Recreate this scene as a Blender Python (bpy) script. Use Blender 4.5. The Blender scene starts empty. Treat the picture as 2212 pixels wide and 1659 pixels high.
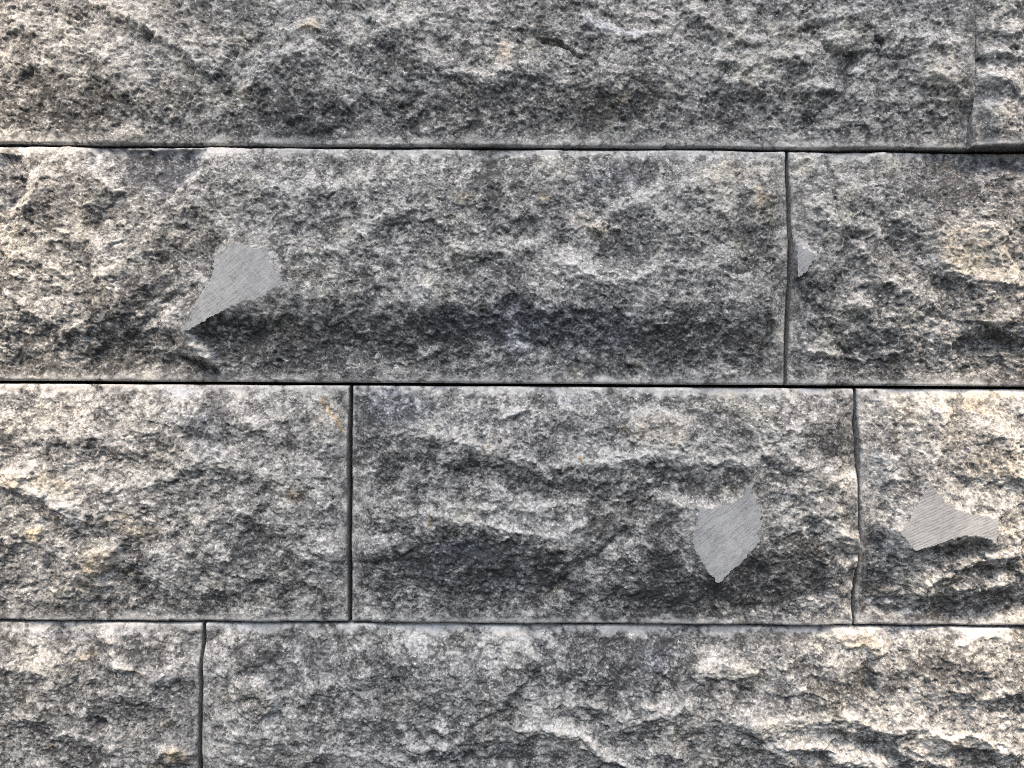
import bpy, math
import numpy as np

sc = bpy.context.scene
PX = 0.0002            # one picture unit in metres on the wall's reference plane
W, H = 2212.0, 1659.0
CX, CY = W / 2, H / 2
DIST = 1600.0          # camera distance in the same units
ROLL = 0.0058

# ------------------------------------------------------------------ camera
cam_d = bpy.data.cameras.new('camera')
cam = bpy.data.objects.new('camera', cam_d)
sc.collection.objects.link(cam)
cam.location = (0, -DIST * PX, 0)
cam.rotation_euler = (math.radians(90), 0, 0)
cam_d.sensor_width = 36
cam_d.lens = 36 * DIST / W
cam_d.clip_start = 0.01
cam_d.clip_end = 50
sc.camera = cam

# ------------------------------------------------------------------ light
SUN_EL, SUN_ROT = math.radians(53), math.radians(188)
world = bpy.data.worlds.new("World")
sc.world = world
world.use_nodes = True
wn = world.node_tree
bg = wn.nodes['Background']
sky = wn.nodes.new('ShaderNodeTexSky')
sky.sky_type = 'NISHITA'
sky.sun_disc = False
sky.sun_elevation = SUN_EL
sky.sun_rotation = SUN_ROT
sky.air_density = 1.0
sky.dust_density = 2.5
wn.links.new(sky.outputs[0], bg.inputs[0])
bg.inputs[1].default_value = 0.148


def aim(o, src, dst):
    from mathutils import Vector
    o.location = src
    o.rotation_euler = (Vector(dst) - Vector(src)).to_track_quat('-Z', 'Y').to_euler()


sl = bpy.data.lights.new('sun', 'SUN')
sl.energy = 1.7
sl.angle = math.radians(32)
sl.color = (0.97, 0.985, 1.0)
so = bpy.data.objects.new('sun', sl)
sc.collection.objects.link(so)
aim(so, (-0.12, -0.85, 1.15), (0, 0, 0))


def spot(name, src, dst, watt, size_deg, radius, col):
    d = bpy.data.lights.new(name, 'SPOT')
    d.energy = watt
    d.spot_size = math.radians(size_deg)
    d.spot_blend = 1.0
    d.shadow_soft_size = radius
    d.color = col
    o = bpy.data.objects.new(name, d)
    sc.collection.objects.link(o)
    aim(o, src, dst)


WARM = (1.0, 0.76, 0.52)
spot('added_warm_spot', (0.52, -0.30, 0.62), (0.325, 0, -0.10), 76.0, 34, 0.09, WARM)  # added spot out of view, for the warm glow at the right edge
spot('added_warm_spot', (-0.46, -0.36, 0.58), (-0.325, 0, 0.11), 62.0, 31, 0.09, WARM)  # second added spot, warms the left edge

spot('added_warm_spot', (0.05, -0.20, 0.62), (0.0, 0, 0.21), 4.0, 46, 0.05, WARM)  # weak added spot, lifts the top edge

sc.render.engine = 'CYCLES'
sc.cycles.use_denoising = False
sc.cycles.filter_width = 0.9
sc.view_settings.view_transform = 'Standard'
sc.view_settings.look = 'None'
sc.view_settings.gamma = 1.0
sc.view_settings.use_curve_mapping = False
sc.view_settings.exposure = 0.14

# ------------------------------------------------------------------ noise
_rng = np.random.RandomState(11)
_PERM = _rng.permutation(4096)
_ANG = _rng.rand(4096) * 2 * np.pi
_GX, _GY = np.cos(_ANG).astype(np.float32), np.sin(_ANG).astype(np.float32)
_R1, _R2, _R3 = [_rng.rand(4096).astype(np.float32) for _ in range(3)]


def _hash(i, j, s):
    return _PERM[(_PERM[(i + s * 131) & 4095] + j * 7 + s * 17) & 4095]


def perlin(x, y, scale, seed):
    x = x / scale + seed * 17.31
    y = y / scale + seed * 9.77
    i = np.floor(x).astype(np.int64)
    j = np.floor(y).astype(np.int64)
    fx = (x - i).astype(np.float32)
    fy = (y - j).astype(np.float32)
    u = fx * fx * fx * (fx * (fx * 6 - 15) + 10)
    v = fy * fy * fy * (fy * (fy * 6 - 15) + 10)

    def g(a, b):
        h = _hash(i + a, j + b, seed)
        return _GX[h] * (fx - a) + _GY[h] * (fy - b)
    n0 = g(0, 0) * (1 - u) + g(1, 0) * u
    n1 = g(0, 1) * (1 - u) + g(1, 1) * u
    return (n0 * (1 - v) + n1 * v) * 1.5


def fbm(x, y, scale, seed, octaves=4, gain=0.5):
    r, a = 0, 1.0
    for k in range(octaves):
        r = r + a * perlin(x, y, scale / 2 ** k, seed + k * 3)
        a *= gain
    return r


def scallop(x, y, scale, seed, tilt=0.5, mode=1, ids=False):
    """continuous envelope of paraboloids: conchoidal chips with sharp crests between them"""
    x = x / scale + seed * 5.13
    y = y / scale + seed * 3.71
    i = np.floor(x).astype(np.int64)
    j = np.floor(y).astype(np.int64)
    best = None
    for a in (-1, 0, 1):
        for b in (-1, 0, 1):
            h = _hash(i + a, j + b, seed)
            dx = (x - (i + a + _R1[h])).astype(np.float32)
            dy = (y - (j + b + _R2[h])).astype(np.float32)
            e = dx * dx + dy * dy + (_GX[h] * dx + _GY[h] * dy) * tilt + _R3[h] * 0.5
            if best is None:
                best, rid = e, _R1[(h * 7 + 3) & 4095]
            else:
                if ids:
                    rid = np.where(e < best, _R1[(h * 7 + 3) & 4095], rid)
                best = np.minimum(best, e)
    if ids:
        return (best - 0.35) * mode, rid
    return (best - 0.35) * mode


def sstep(a, b, x):
    t = np.clip((x - a) / (b - a), 0, 1)
    return t * t * (3 - 2 * t)


# ------------------------------------------------------------------ hand-read relief and colour of each stone, with painted light and shade
# ridge: (points, height, width above, width below, whitening)   points run left to right, "below" is the side under them
# spot:  (cx, cy, rx, ry, angle, height, tone, warm, blue)
FEATURES = {
 'A': dict(
  plates=[([(1075,95),(1100,95),(1110,115),(1100,140),(1080,120)],2,.35,.4,0),([(640,62),(685,52),(690,68),(650,74)],3,.35,.4,0),([(22,60),(38,36),(60,62),(45,70)],3,.5,0,.1),([(1782,95),(1800,75),(1850,68),(1885,80),(1880,108),(1830,115),(1800,112)],6,.35,.1,0),([(1250,30),(1270,28),(1300,55),(1345,66),(1410,70),(1405,84),(1340,84),(1285,68)],1,.2,0,.3)],
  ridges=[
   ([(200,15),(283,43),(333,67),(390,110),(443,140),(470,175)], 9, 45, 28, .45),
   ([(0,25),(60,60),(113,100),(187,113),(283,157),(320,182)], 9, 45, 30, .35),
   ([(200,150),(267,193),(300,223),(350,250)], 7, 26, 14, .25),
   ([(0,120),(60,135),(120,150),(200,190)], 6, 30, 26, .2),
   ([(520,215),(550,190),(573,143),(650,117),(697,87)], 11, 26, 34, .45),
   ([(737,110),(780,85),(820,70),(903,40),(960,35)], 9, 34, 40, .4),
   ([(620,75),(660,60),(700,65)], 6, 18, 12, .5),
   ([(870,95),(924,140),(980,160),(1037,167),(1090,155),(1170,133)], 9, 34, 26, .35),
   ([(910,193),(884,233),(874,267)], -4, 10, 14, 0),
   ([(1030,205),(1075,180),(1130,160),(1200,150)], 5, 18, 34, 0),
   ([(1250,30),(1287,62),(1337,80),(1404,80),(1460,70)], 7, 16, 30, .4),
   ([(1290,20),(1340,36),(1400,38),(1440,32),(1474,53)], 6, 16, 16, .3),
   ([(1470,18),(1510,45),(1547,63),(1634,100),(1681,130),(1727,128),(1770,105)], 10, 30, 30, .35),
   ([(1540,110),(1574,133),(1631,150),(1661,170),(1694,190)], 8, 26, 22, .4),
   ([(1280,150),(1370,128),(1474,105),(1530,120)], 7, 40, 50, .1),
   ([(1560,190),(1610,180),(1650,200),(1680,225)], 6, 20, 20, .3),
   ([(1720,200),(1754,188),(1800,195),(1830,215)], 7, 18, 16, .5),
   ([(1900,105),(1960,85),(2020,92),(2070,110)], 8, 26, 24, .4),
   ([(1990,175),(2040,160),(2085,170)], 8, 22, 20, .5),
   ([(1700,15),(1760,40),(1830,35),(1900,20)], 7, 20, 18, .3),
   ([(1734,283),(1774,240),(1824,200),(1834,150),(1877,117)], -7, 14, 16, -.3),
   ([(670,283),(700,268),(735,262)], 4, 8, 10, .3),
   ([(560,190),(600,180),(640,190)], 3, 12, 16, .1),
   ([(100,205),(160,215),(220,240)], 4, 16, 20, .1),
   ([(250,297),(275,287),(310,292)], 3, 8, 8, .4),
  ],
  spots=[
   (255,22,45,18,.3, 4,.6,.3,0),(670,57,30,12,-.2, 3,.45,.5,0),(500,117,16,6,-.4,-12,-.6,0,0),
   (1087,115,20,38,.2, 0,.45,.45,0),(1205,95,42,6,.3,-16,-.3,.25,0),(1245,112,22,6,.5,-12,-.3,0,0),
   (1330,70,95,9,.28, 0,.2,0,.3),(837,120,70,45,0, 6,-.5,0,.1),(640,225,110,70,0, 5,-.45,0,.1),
   (130,235,200,60,0, 0,-.6,0,.1),(640,255,200,50,0,0,-.3,0,.1),(560,285,260,28,0,0,-.25,0,.1),(1120,240,380,60,0,0,-.45,0,0),  # dark lower band: rock tone plus painted shade of the downward slope
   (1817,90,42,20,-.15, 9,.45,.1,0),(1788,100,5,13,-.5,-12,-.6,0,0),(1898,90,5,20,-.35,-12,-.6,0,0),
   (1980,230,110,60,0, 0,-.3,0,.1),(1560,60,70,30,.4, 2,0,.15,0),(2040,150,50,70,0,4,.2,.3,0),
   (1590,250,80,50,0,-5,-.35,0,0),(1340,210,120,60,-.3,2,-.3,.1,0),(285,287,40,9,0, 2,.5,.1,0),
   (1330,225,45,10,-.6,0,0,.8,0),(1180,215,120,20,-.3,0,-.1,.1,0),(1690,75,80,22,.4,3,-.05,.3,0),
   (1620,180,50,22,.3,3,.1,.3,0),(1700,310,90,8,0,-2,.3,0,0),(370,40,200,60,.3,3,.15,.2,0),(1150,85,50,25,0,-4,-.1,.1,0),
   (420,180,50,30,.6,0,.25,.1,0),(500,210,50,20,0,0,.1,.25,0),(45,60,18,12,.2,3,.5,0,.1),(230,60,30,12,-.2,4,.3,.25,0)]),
 'B': dict(
  ridges=[([(2090,70),(2130,60),(2170,75),(2212,70)], 9, 22, 22, .4),([(2100,180),(2150,170),(2212,190)], 10, 28, 22, .4),
          ([(2100,235),(2130,240),(2170,285)], 8, 20, 20, .4),([(2110,120),(2160,115),(2212,125)], 8, 20, 16, .3)],
  spots=[(2115,140,16,12,0,-9,-.7,0,0),(2175,135,22,13,0,-9,-.6,0,0),(2140,270,70,34,0,0,-.2,.1,0),(2196,108,14,10,0,-8,-.6,0,0),
         (2100,15,60,25,0,-8,-.5,0,0),(2180,240,30,25,0,4,.2,.2,0)]),
 'C': dict(
  plates=[([(230,322),(446,326),(438,365),(400,385),(372,420),(335,432),(270,400),(255,360)],-7,.0,0,.3),([(0,335),(45,335),(48,400),(20,450),(0,455)],-6,.0,0,.3),([(885,640),(890,612),(930,618),(952,645),(925,652)],3,.35,0,.1),([(1204,575),(1240,572),(1290,600),(1320,625),(1290,640),(1240,630)],3,.3,0,0),([(365,765),(385,738),(420,722),(455,745),(468,785),(455,795),(420,780),(395,765)],7,.4,.05,0),([(905,760),(925,756),(936,770),(910,778)],4,.4,0,0),([(1560,345),(1690,345),(1690,470),(1640,455),(1600,400),(1540,390)],2,.2,.15,.05)],
  lines=[([(960,345),(956,360),(952,377)], 3.5, .8, 0, 1)],
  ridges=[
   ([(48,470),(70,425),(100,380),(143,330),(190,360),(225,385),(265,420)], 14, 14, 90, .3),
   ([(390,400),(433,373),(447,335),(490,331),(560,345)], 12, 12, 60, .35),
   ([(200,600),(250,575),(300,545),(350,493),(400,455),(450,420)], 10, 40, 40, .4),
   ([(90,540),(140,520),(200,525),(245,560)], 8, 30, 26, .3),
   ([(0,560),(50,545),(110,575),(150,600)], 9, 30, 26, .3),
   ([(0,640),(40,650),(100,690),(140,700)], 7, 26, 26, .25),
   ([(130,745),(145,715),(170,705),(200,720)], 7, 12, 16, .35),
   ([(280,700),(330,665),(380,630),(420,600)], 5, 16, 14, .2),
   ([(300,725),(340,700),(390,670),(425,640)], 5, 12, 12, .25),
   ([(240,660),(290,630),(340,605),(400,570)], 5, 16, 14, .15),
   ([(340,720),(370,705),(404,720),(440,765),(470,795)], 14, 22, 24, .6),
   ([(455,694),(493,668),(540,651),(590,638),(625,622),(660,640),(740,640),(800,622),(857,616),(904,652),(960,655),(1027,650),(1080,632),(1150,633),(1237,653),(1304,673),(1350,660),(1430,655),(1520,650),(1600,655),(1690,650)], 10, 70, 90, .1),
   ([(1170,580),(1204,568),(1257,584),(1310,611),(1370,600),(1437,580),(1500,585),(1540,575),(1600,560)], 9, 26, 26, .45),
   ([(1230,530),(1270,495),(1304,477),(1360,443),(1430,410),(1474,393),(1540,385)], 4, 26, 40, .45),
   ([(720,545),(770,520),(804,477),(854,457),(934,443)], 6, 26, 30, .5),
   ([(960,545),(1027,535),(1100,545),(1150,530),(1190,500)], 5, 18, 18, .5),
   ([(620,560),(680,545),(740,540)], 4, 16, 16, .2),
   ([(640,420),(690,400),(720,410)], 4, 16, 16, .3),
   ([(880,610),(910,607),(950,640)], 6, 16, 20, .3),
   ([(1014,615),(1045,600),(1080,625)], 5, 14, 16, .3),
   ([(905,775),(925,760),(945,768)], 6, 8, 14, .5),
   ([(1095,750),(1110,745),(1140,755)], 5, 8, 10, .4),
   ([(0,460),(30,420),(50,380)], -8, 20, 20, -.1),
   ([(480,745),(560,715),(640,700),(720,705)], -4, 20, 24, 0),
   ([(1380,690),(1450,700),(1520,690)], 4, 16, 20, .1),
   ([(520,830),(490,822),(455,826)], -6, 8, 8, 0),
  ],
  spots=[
   (22,385,30,55,0,-16,-.55,0,.3),(28,388,24,8,.1,-6,-.6,.5,0),(345,362,95,48,0,-14,-.5,0,.6),(215,350,28,30,.4,-4,.2,0,.5),  # recesses darkened and blued, their cool shade painted in
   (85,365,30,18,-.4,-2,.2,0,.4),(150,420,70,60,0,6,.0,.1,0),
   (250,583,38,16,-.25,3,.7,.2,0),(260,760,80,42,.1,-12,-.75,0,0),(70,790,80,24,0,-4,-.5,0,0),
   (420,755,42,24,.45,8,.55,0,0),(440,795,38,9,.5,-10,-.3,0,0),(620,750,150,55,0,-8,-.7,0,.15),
   (900,730,140,60,0,-6,-.55,0,.1),(1110,700,90,60,0,-4,-.45,0,.8),(980,700,60,40,0,0,-.5,0,.5),(1280,715,120,60,0,-3,-.5,0,.5),  # dark lower third: dark rock and painted shade of the underslope together
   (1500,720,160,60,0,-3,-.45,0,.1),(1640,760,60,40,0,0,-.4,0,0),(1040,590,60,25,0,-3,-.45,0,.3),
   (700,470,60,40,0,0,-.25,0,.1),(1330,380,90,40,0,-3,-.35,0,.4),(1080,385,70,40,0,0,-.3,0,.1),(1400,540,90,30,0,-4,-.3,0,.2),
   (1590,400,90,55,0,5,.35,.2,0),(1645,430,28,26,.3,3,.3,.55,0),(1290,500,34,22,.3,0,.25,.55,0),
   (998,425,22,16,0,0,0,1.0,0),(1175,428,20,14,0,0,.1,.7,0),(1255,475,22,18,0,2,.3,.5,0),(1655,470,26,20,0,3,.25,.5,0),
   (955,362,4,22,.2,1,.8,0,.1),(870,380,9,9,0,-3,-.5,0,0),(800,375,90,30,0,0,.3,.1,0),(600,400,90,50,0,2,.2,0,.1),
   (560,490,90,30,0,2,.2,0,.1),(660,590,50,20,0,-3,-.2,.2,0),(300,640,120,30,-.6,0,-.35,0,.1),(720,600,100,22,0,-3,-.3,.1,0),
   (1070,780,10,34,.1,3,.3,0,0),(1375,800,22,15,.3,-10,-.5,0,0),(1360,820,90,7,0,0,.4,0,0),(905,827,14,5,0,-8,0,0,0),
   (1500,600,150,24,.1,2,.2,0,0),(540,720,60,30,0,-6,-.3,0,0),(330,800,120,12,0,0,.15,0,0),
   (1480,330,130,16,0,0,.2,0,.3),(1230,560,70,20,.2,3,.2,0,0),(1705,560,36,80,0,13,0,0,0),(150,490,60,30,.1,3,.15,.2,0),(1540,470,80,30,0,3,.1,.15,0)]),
 'D': dict(
  plates=[([(2013,500),(2045,478),(2100,486),(2135,482),(2166,508),(2172,552),(2212,592),(2230,625),(2160,612),(2105,606),(2060,592),(2028,572),(2008,536)],6,.6,.35,0),([(1712,350),(1745,342),(1765,352),(1762,378),(1720,400)],4,.4,.15,0),([(1850,660),(1872,658),(1880,672),(1866,685),(1848,678)],4,.45,.1,0),([(2060,690),(2140,700),(2212,700),(2212,760),(2090,765),(2072,730)],-6,-.25,0,0)],
  ridges=[
   ([(1712,365),(1725,343),(1755,347),(1765,375)], 8, 12, 20, .45),
   ([(1744,420),(1790,470),(1830,510),(1880,560),(1907,604),(1960,630),(1994,656),(2003,680)], 12, 36, 44, .3),
   ([(1990,470),(2040,478),(2100,480),(2165,500),(2212,560)], 9, 14, 60, .2),
   ([(1840,420),(1900,440),(1960,480),(2010,500)], 6, 30, 30, .2),
   ([(2003,560),(2040,590),(2100,612),(2160,612),(2212,620)], 8, 20, 40, .3),
   ([(2010,730),(2050,750),(2074,728),(2085,708),(2137,700),(2212,705)], 8, 30, 22, .2),
   ([(1830,670),(1850,650),(1875,668)], 6, 10, 16, .4),
   ([(1715,765),(1745,758),(1785,765),(1820,780)], 7, 14, 14, .5),
   ([(1890,720),(1930,700),(1960,715)], 5, 14, 16, .2),
   ([(1750,600),(1790,580),(1830,585)], 5, 18, 18, .2),
   ([(1870,360),(1880,335),(1925,340)], 5, 10, 14, .5),
  ],
  spots=[
   (2090,385,150,70,0,-14,-.6,0,.3),(1940,400,50,40,0,0,-.3,0,.2),(1835,520,24,34,0,-10,-.6,0,0),(2060,530,80,45,.25,5,.4,.15,0),  # first: shade under the jutting top stone, painted into the recess
   (2150,560,60,40,.3,3,.4,.15,0),(1760,680,50,60,0,-9,-.55,0,.1),(2035,620,26,20,0,-10,-.7,0,0),(1860,770,110,40,0,-4,-.35,0,.1),
   (2130,760,90,44,0,-6,-.5,0,.1),(1975,680,24,18,.4,6,.35,.2,0),(1848,665,20,14,.4,4,.4,.1,0),(1765,770,40,10,.1,2,.4,0,0),
   (1800,440,60,50,0,0,.15,.1,0),(1740,455,30,60,0,0,.1,.1,0),(1900,550,60,20,.7,-4,-.3,0,0),(1905,640,50,22,.4,-7,-.4,0,0),
   (1830,385,38,5,-.1,2,.5,0,0),(1845,395,4,18,.5,2,.4,0,0),(2090,500,70,8,.05,0,.4,.2,0)]),
 'E': dict(
  plates=[([(692,858),(740,862),(744,930),(724,912),(706,884)],-4,.1,.15,0),([(172,1200),(205,1182),(255,1182),(262,1200),(240,1230),(215,1248),(180,1240)],5,.3,.3,0),([(5,1018),(55,1015),(62,1040),(30,1056),(0,1050)],4,.4,.2,0),([(345,835),(415,835),(415,858),(390,866),(350,860)],1,.4,0,.2)],
  lines=[([(690,858),(700,880),(715,895),(728,912),(742,935)], 3.0, .0, 1.25, -1),([(393,862),(394,880),(396,897)], 2.5, .8, 0, 1)],
  ridges=[
   ([(0,1012),(67,1058),(127,1090),(180,1100)], 10, 34, 30, .5),
   ([(180,1050),(260,1060),(340,1040),(400,1010),(467,1000),(560,1020),(633,1040),(662,1062)], 9, 40, 40, .3),
   ([(60,960),(120,940),(180,960),(230,965)], 6, 30, 26, .2),
   ([(160,1230),(173,1200),(210,1182),(258,1182),(262,1200)], 8, 14, 30, .3),
   ([(300,1170),(262,1200),(235,1236),(213,1255)], -7, 10, 12, -.2),
   ([(100,1090),(180,1110),(250,1105),(320,1120)], 7, 24, 24, .4),
   ([(310,1205),(345,1200),(390,1225)], 6, 16, 22, .4),
   ([(640,1215),(690,1195),(745,1205)], 8, 20, 24, .4),
   ([(405,975),(430,965),(455,985)], 4, 10, 14, .2),
   ([(490,915),(530,905),(570,920),(600,940)], 5, 18, 18, .3),
   ([(688,863),(700,890),(740,932)], -5, 10, 8, 0),
   ([(545,842),(565,862),(592,845)], 4, 10, 10, .4),
   ([(180,880),(230,875),(250,900)], 4, 14, 18, .2),
   ([(440,1130),(500,1100),(560,1115)], 5, 20, 24, .2),
   ([(20,1150),(80,1165),(130,1195)], 7, 20, 20, .3),
  ],
  spots=[
   (395,848,48,16,0,0,.65,0,.3),(560,848,20,10,0,-4,.5,0,.4),(395,880,4,18,-.1,1,.8,0,0),(455,930,55,55,0,-3,-.4,0,.5),
   (30,1033,55,22,.2,3,.7,.3,0),(120,1050,60,20,.4,0,.2,.5,0),(275,1135,52,24,.3,2,.5,.75,0),(215,1215,46,30,-.3,7,.45,.4,0),
   (75,1155,26,12,.4,0,.2,.9,0),(125,1115,26,10,0,0,.1,.8,0),(148,1238,13,8,.2,5,.7,.2,0),(345,1235,44,34,0,4,.4,0,.1),
   (635,1073,22,16,.2,0,0,.9,0),(600,1050,60,16,.2,2,.5,.2,0),(190,1310,200,26,0,0,-.35,0,.1),(420,1300,120,30,0,0,-.35,0,.1),
   (520,1170,60,50,.6,-6,-.45,0,.2),(560,1280,60,36,0,0,-.3,0,0),(330,1150,40,20,-.6,-4,-.3,.2,0),(250,990,60,20,0,-6,-.35,.2,0),
   (195,960,26,12,.2,-7,-.6,.1,0),(340,1010,40,14,0,-5,-.4,0,0),(700,900,30,40,.5,-3,.1,.2,0),(540,925,34,20,0,3,.3,.2,0),
   (270,1240,30,12,-.7,-5,-.3,.6,0),(30,870,50,26,0,-6,-.4,0,.4),(115,890,60,24,0,3,.2,.2,0),(690,1290,50,34,0,0,-.25,.1,0),
   (190,1265,30,16,0,0,.0,.6,0),(640,960,80,40,0,0,.1,.1,.05),(670,1150,60,30,0,0,.15,0,0),(735,1150,8,30,0,0,.3,0,0),(745,960,8,30,0,0,.5,0,0),
   (690,860,20,8,0,0,.5,0,.2),(330,900,80,30,0,0,0,0,.2)]),
 'F': dict(
  plates=[([(1352,935),(1362,905),(1400,890),(1445,896),(1495,905),(1498,940),(1472,968),(1430,972),(1385,962),(1356,950)],4,.2,.15,0),([(1045,940),(1075,925),(1105,935),(1118,962),(1080,970),(1050,962)],4,.35,.25,0),([(768,1036),(790,1018),(822,1010),(815,1030),(790,1042)],3,.5,0,0),([(770,1165),(835,1155),(845,1190),(810,1215),(770,1210)],3,.35,0,.05),([(1790,1165),(1812,1148),(1846,1160),(1858,1190),(1830,1195),(1800,1180)],4,.4,.1,0)],
  lines=[([(1085,903),(1110,893),(1147,883)], 3.5, .7, 0, 3),([(1000,1120),(1060,1133),(1137,1152),(1214,1154)], 3.0, .5, .1, 1)],
  ridges=[
   ([(900,960),(940,935),(977,953),(1027,966),(1070,973),(1130,990),(1167,1008),(1217,1010),(1257,997),(1304,1000),(1387,983),(1440,978),(1480,980),(1550,1003),(1574,990),(1620,1000),(1650,975),(1674,956),(1707,983),(1747,1013),(1807,1046),(1854,1080)], 9, 30, 46, .7),
   ([(900,1105),(950,1113),(1020,1126),(1087,1143),(1137,1156),(1214,1158),(1250,1140),(1270,1120)], 11, 26, 80, .55),
   ([(1390,1060),(1430,1080),(1480,1093),(1515,1094)], 6, 18, 26, .5),
   ([(1170,1306),(1215,1256),(1247,1223),(1304,1198),(1340,1165),(1380,1140)], -11, 14, 22, -.1),
   ([(1350,905),(1385,890),(1440,895),(1495,905)], 5, 8, 30, .3),
   ([(1085,903),(1110,890),(1147,883)], 6, 8, 10, .7),
   ([(1015,1095),(1060,1100),(1110,1090),(1170,1100),(1250,1085)], 5, 20, 16, .5),
   ([(770,1035),(790,1020),(820,1012)], 5, 10, 10, .5),
   ([(760,1200),(800,1195),(850,1210)], 5, 14, 14, .4),
   ([(1640,1165),(1660,1140),(1700,1125),(1760,1110),(1830,1110)], 7, 24, 30, .3),
   ([(1780,1160),(1800,1145),(1845,1160),(1862,1185)], 9, 14, 24, .5),
   ([(1660,1060),(1720,1065),(1780,1090)], 6, 22, 24, .3),
   ([(1820,1240),(1840,1210),(1852,1200)], 7, 10, 10, .4),
   ([(1825,1290),(1838,1270),(1850,1262)], 6, 8, 8, .4),
   ([(800,1130),(850,1125),(900,1110)], 6, 20, 24, .3),
   ([(940,1000),(970,990),(1010,985)], 5, 14, 20, .2),
   ([(1280,1045),(1330,1035),(1400,1045)], 5, 20, 20, .2),
   ([(1000,1085),(1050,1060),(1110,1065)], 4, 16, 16, .2),
   ([(1060,895),(1090,870),(1150,862)], 4, 14, 14, .3),
   ([(940,1145),(1010,1160),(1090,1190)], -3, 20, 40, -.1),
  ],
  spots=[
   (840,880,90,45,0,-4,-.5,0,.7),(1420,930,75,38,.1,3,.15,.3,0),(1345,926,14,9,.3,3,.3,1.1,0),(1253,994,7,5,0,1,.3,2.4,0),
   (1030,1230,190,70,.1,-8,-.7,0,.3),(1000,1190,60,26,.1,-4,-.3,0,.8),(930,1125,9,18,0,0,-.1,1.2,0),(840,1240,60,90,0,0,-.2,0,0),
   (800,1170,50,40,0,3,.35,0,.1),(800,1050,80,40,0,0,.1,0,0),(1210,1185,60,10,0,0,.1,.3,0),(1240,1165,22,10,.5,3,.5,0,0),
   (1420,1290,140,50,-.3,-5,-.7,0,.1),(1440,1200,60,50,-.5,-4,-.55,0,.1),(1540,1320,90,30,0,-4,-.3,.1,0),(1700,1250,110,60,0,-5,-.8,0,.15),  # dark slope below the patch, partly painted shade
   (1640,1220,30,30,0,-6,-.4,0,0),(1820,1168,40,22,.2,5,.5,.1,0),(1747,1306,30,22,.3,2,.4,0,.1),(1845,1230,12,40,.1,3,.3,.1,0),
   (1320,930,30,60,0,0,-.1,0,.1),(1130,930,120,30,0,-3,-.25,0,.1),(1000,945,40,16,.4,2,.5,.2,0),(1430,1030,200,26,0,-4,-.2,0,0),
   (1200,1055,110,26,0,-5,-.35,0,0),(1060,1025,110,26,.1,-4,-.3,.1,0),(1480,1055,70,22,.1,-7,-.45,0,.1),(1310,1140,60,50,.5,0,.1,0,0),
   (1050,970,30,12,.2,2,.3,.35,0),(1190,1290,40,14,-.6,0,0,.5,0),(1640,890,160,40,0,0,0,0,0),(1800,990,50,60,.4,-6,-.45,0,0),
   (1760,1040,80,16,.6,2,.3,.1,0),(1680,985,50,24,.6,3,.3,.1,0),(1240,1310,120,16,0,0,.2,0,0),(860,1330,100,12,0,0,.35,0,0),
   (880,1270,40,10,.1,0,-.1,0,0),(1230,860,60,20,0,0,.3,0,.2),(1160,870,24,14,.6,-5,-.4,.3,0),(1740,1180,60,30,.3,0,-.3,.1,0),
   (760,900,10,60,0,0,0,0,.2),(1580,940,70,30,0,0,-.1,0,0),(1590,1060,40,20,0,-4,-.2,.3,0),(1858,1140,36,75,0,15,0,0,0),(1840,960,30,70,0,-8,0,0,0),(1850,1280,30,60,0,-8,0,0,0)]),
 'G': dict(
  ridges=[
   ([(1870,870),(1940,880),(2010,890),(2060,885),(2080,860)], 5, 30, 24, .2),
   ([(2077,860),(2065,885),(2054,913)], -5, 10, 12, -.3),
   ([(2000,985),(2020,1020),(2045,1060),(2090,1090),(2150,1098),(2212,1085)], 7, 22, 20, .2),
   ([(2005,960),(2040,990),(2080,1020),(2130,1040)], 6, 22, 20, .2),
   ([(1930,1150),(1967,1189),(2021,1171),(2067,1156),(2107,1158),(2137,1172),(2160,1150),(2212,1140)], 10, 14, 40, 0),
   ([(1960,1300),(1977,1296),(2004,1256),(2054,1233),(2090,1210),(2144,1196),(2212,1188)], 12, 22, 30, .3),
   ([(2060,1290),(2140,1271),(2180,1250),(2212,1244)], 9, 16, 26, .1),
   ([(1862,1300),(1890,1291),(1940,1287)], -7, 6, 8, 0),
   ([(1875,1325),(1888,1314),(1915,1328),(1950,1322),(1975,1306)], -6, 7, 7, 0),
   ([(1880,1050),(1920,1030),(1960,1045)], 5, 20, 20, .2),
   ([(2110,940),(2160,930),(2212,945)], 6, 22, 22, .2),
  ],
  spots=[
   (2120,855,80,12,.05,2,.7,.6,0),(1960,880,90,24,0,2,.35,.25,0),(2120,880,50,16,.3,2,.2,.7,0),(2050,890,30,16,.4,3,.25,.3,0),
   (1900,1010,50,60,0,0,-.05,0,.25),(1890,1210,50,70,.1,-6,-.5,0,.3),(2070,1185,60,22,.1,-7,-.4,.15,0),(2100,1310,130,34,-.1,-8,-.5,0,.1),
   (2160,1225,70,16,-.2,-4,-.4,.3,0),(1925,1320,60,16,0,2,.35,.1,0),(2150,1000,70,50,0,0,.15,.5,0),(2050,940,60,40,0,0,.1,.3,0),
   (1870,1340,20,20,0,0,.3,.0,0),(2060,1250,70,12,-.4,-5,-.2,.4,0),(1890,1270,40,10,0,0,.1,.6,0),(2180,1130,26,40,0,2,.2,.3,0),
   (2200,1330,26,20,0,0,.3,.1,0),(1985,1110,20,50,0,0,0,0,0)]),
 'H': dict(
  plates=[([(218,1368),(245,1362),(250,1385),(236,1398),(216,1390)],2,.5,.1,0),([(345,1615),(400,1610),(425,1625),(420,1650),(360,1645)],4,.3,.4,0)],
  ridges=[
   ([(235,1405),(248,1428),(267,1443),(297,1453)], 6, 14, 14, .5),
   ([(0,1430),(50,1450),(100,1440),(160,1470)], 6, 26, 26, .2),
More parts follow.
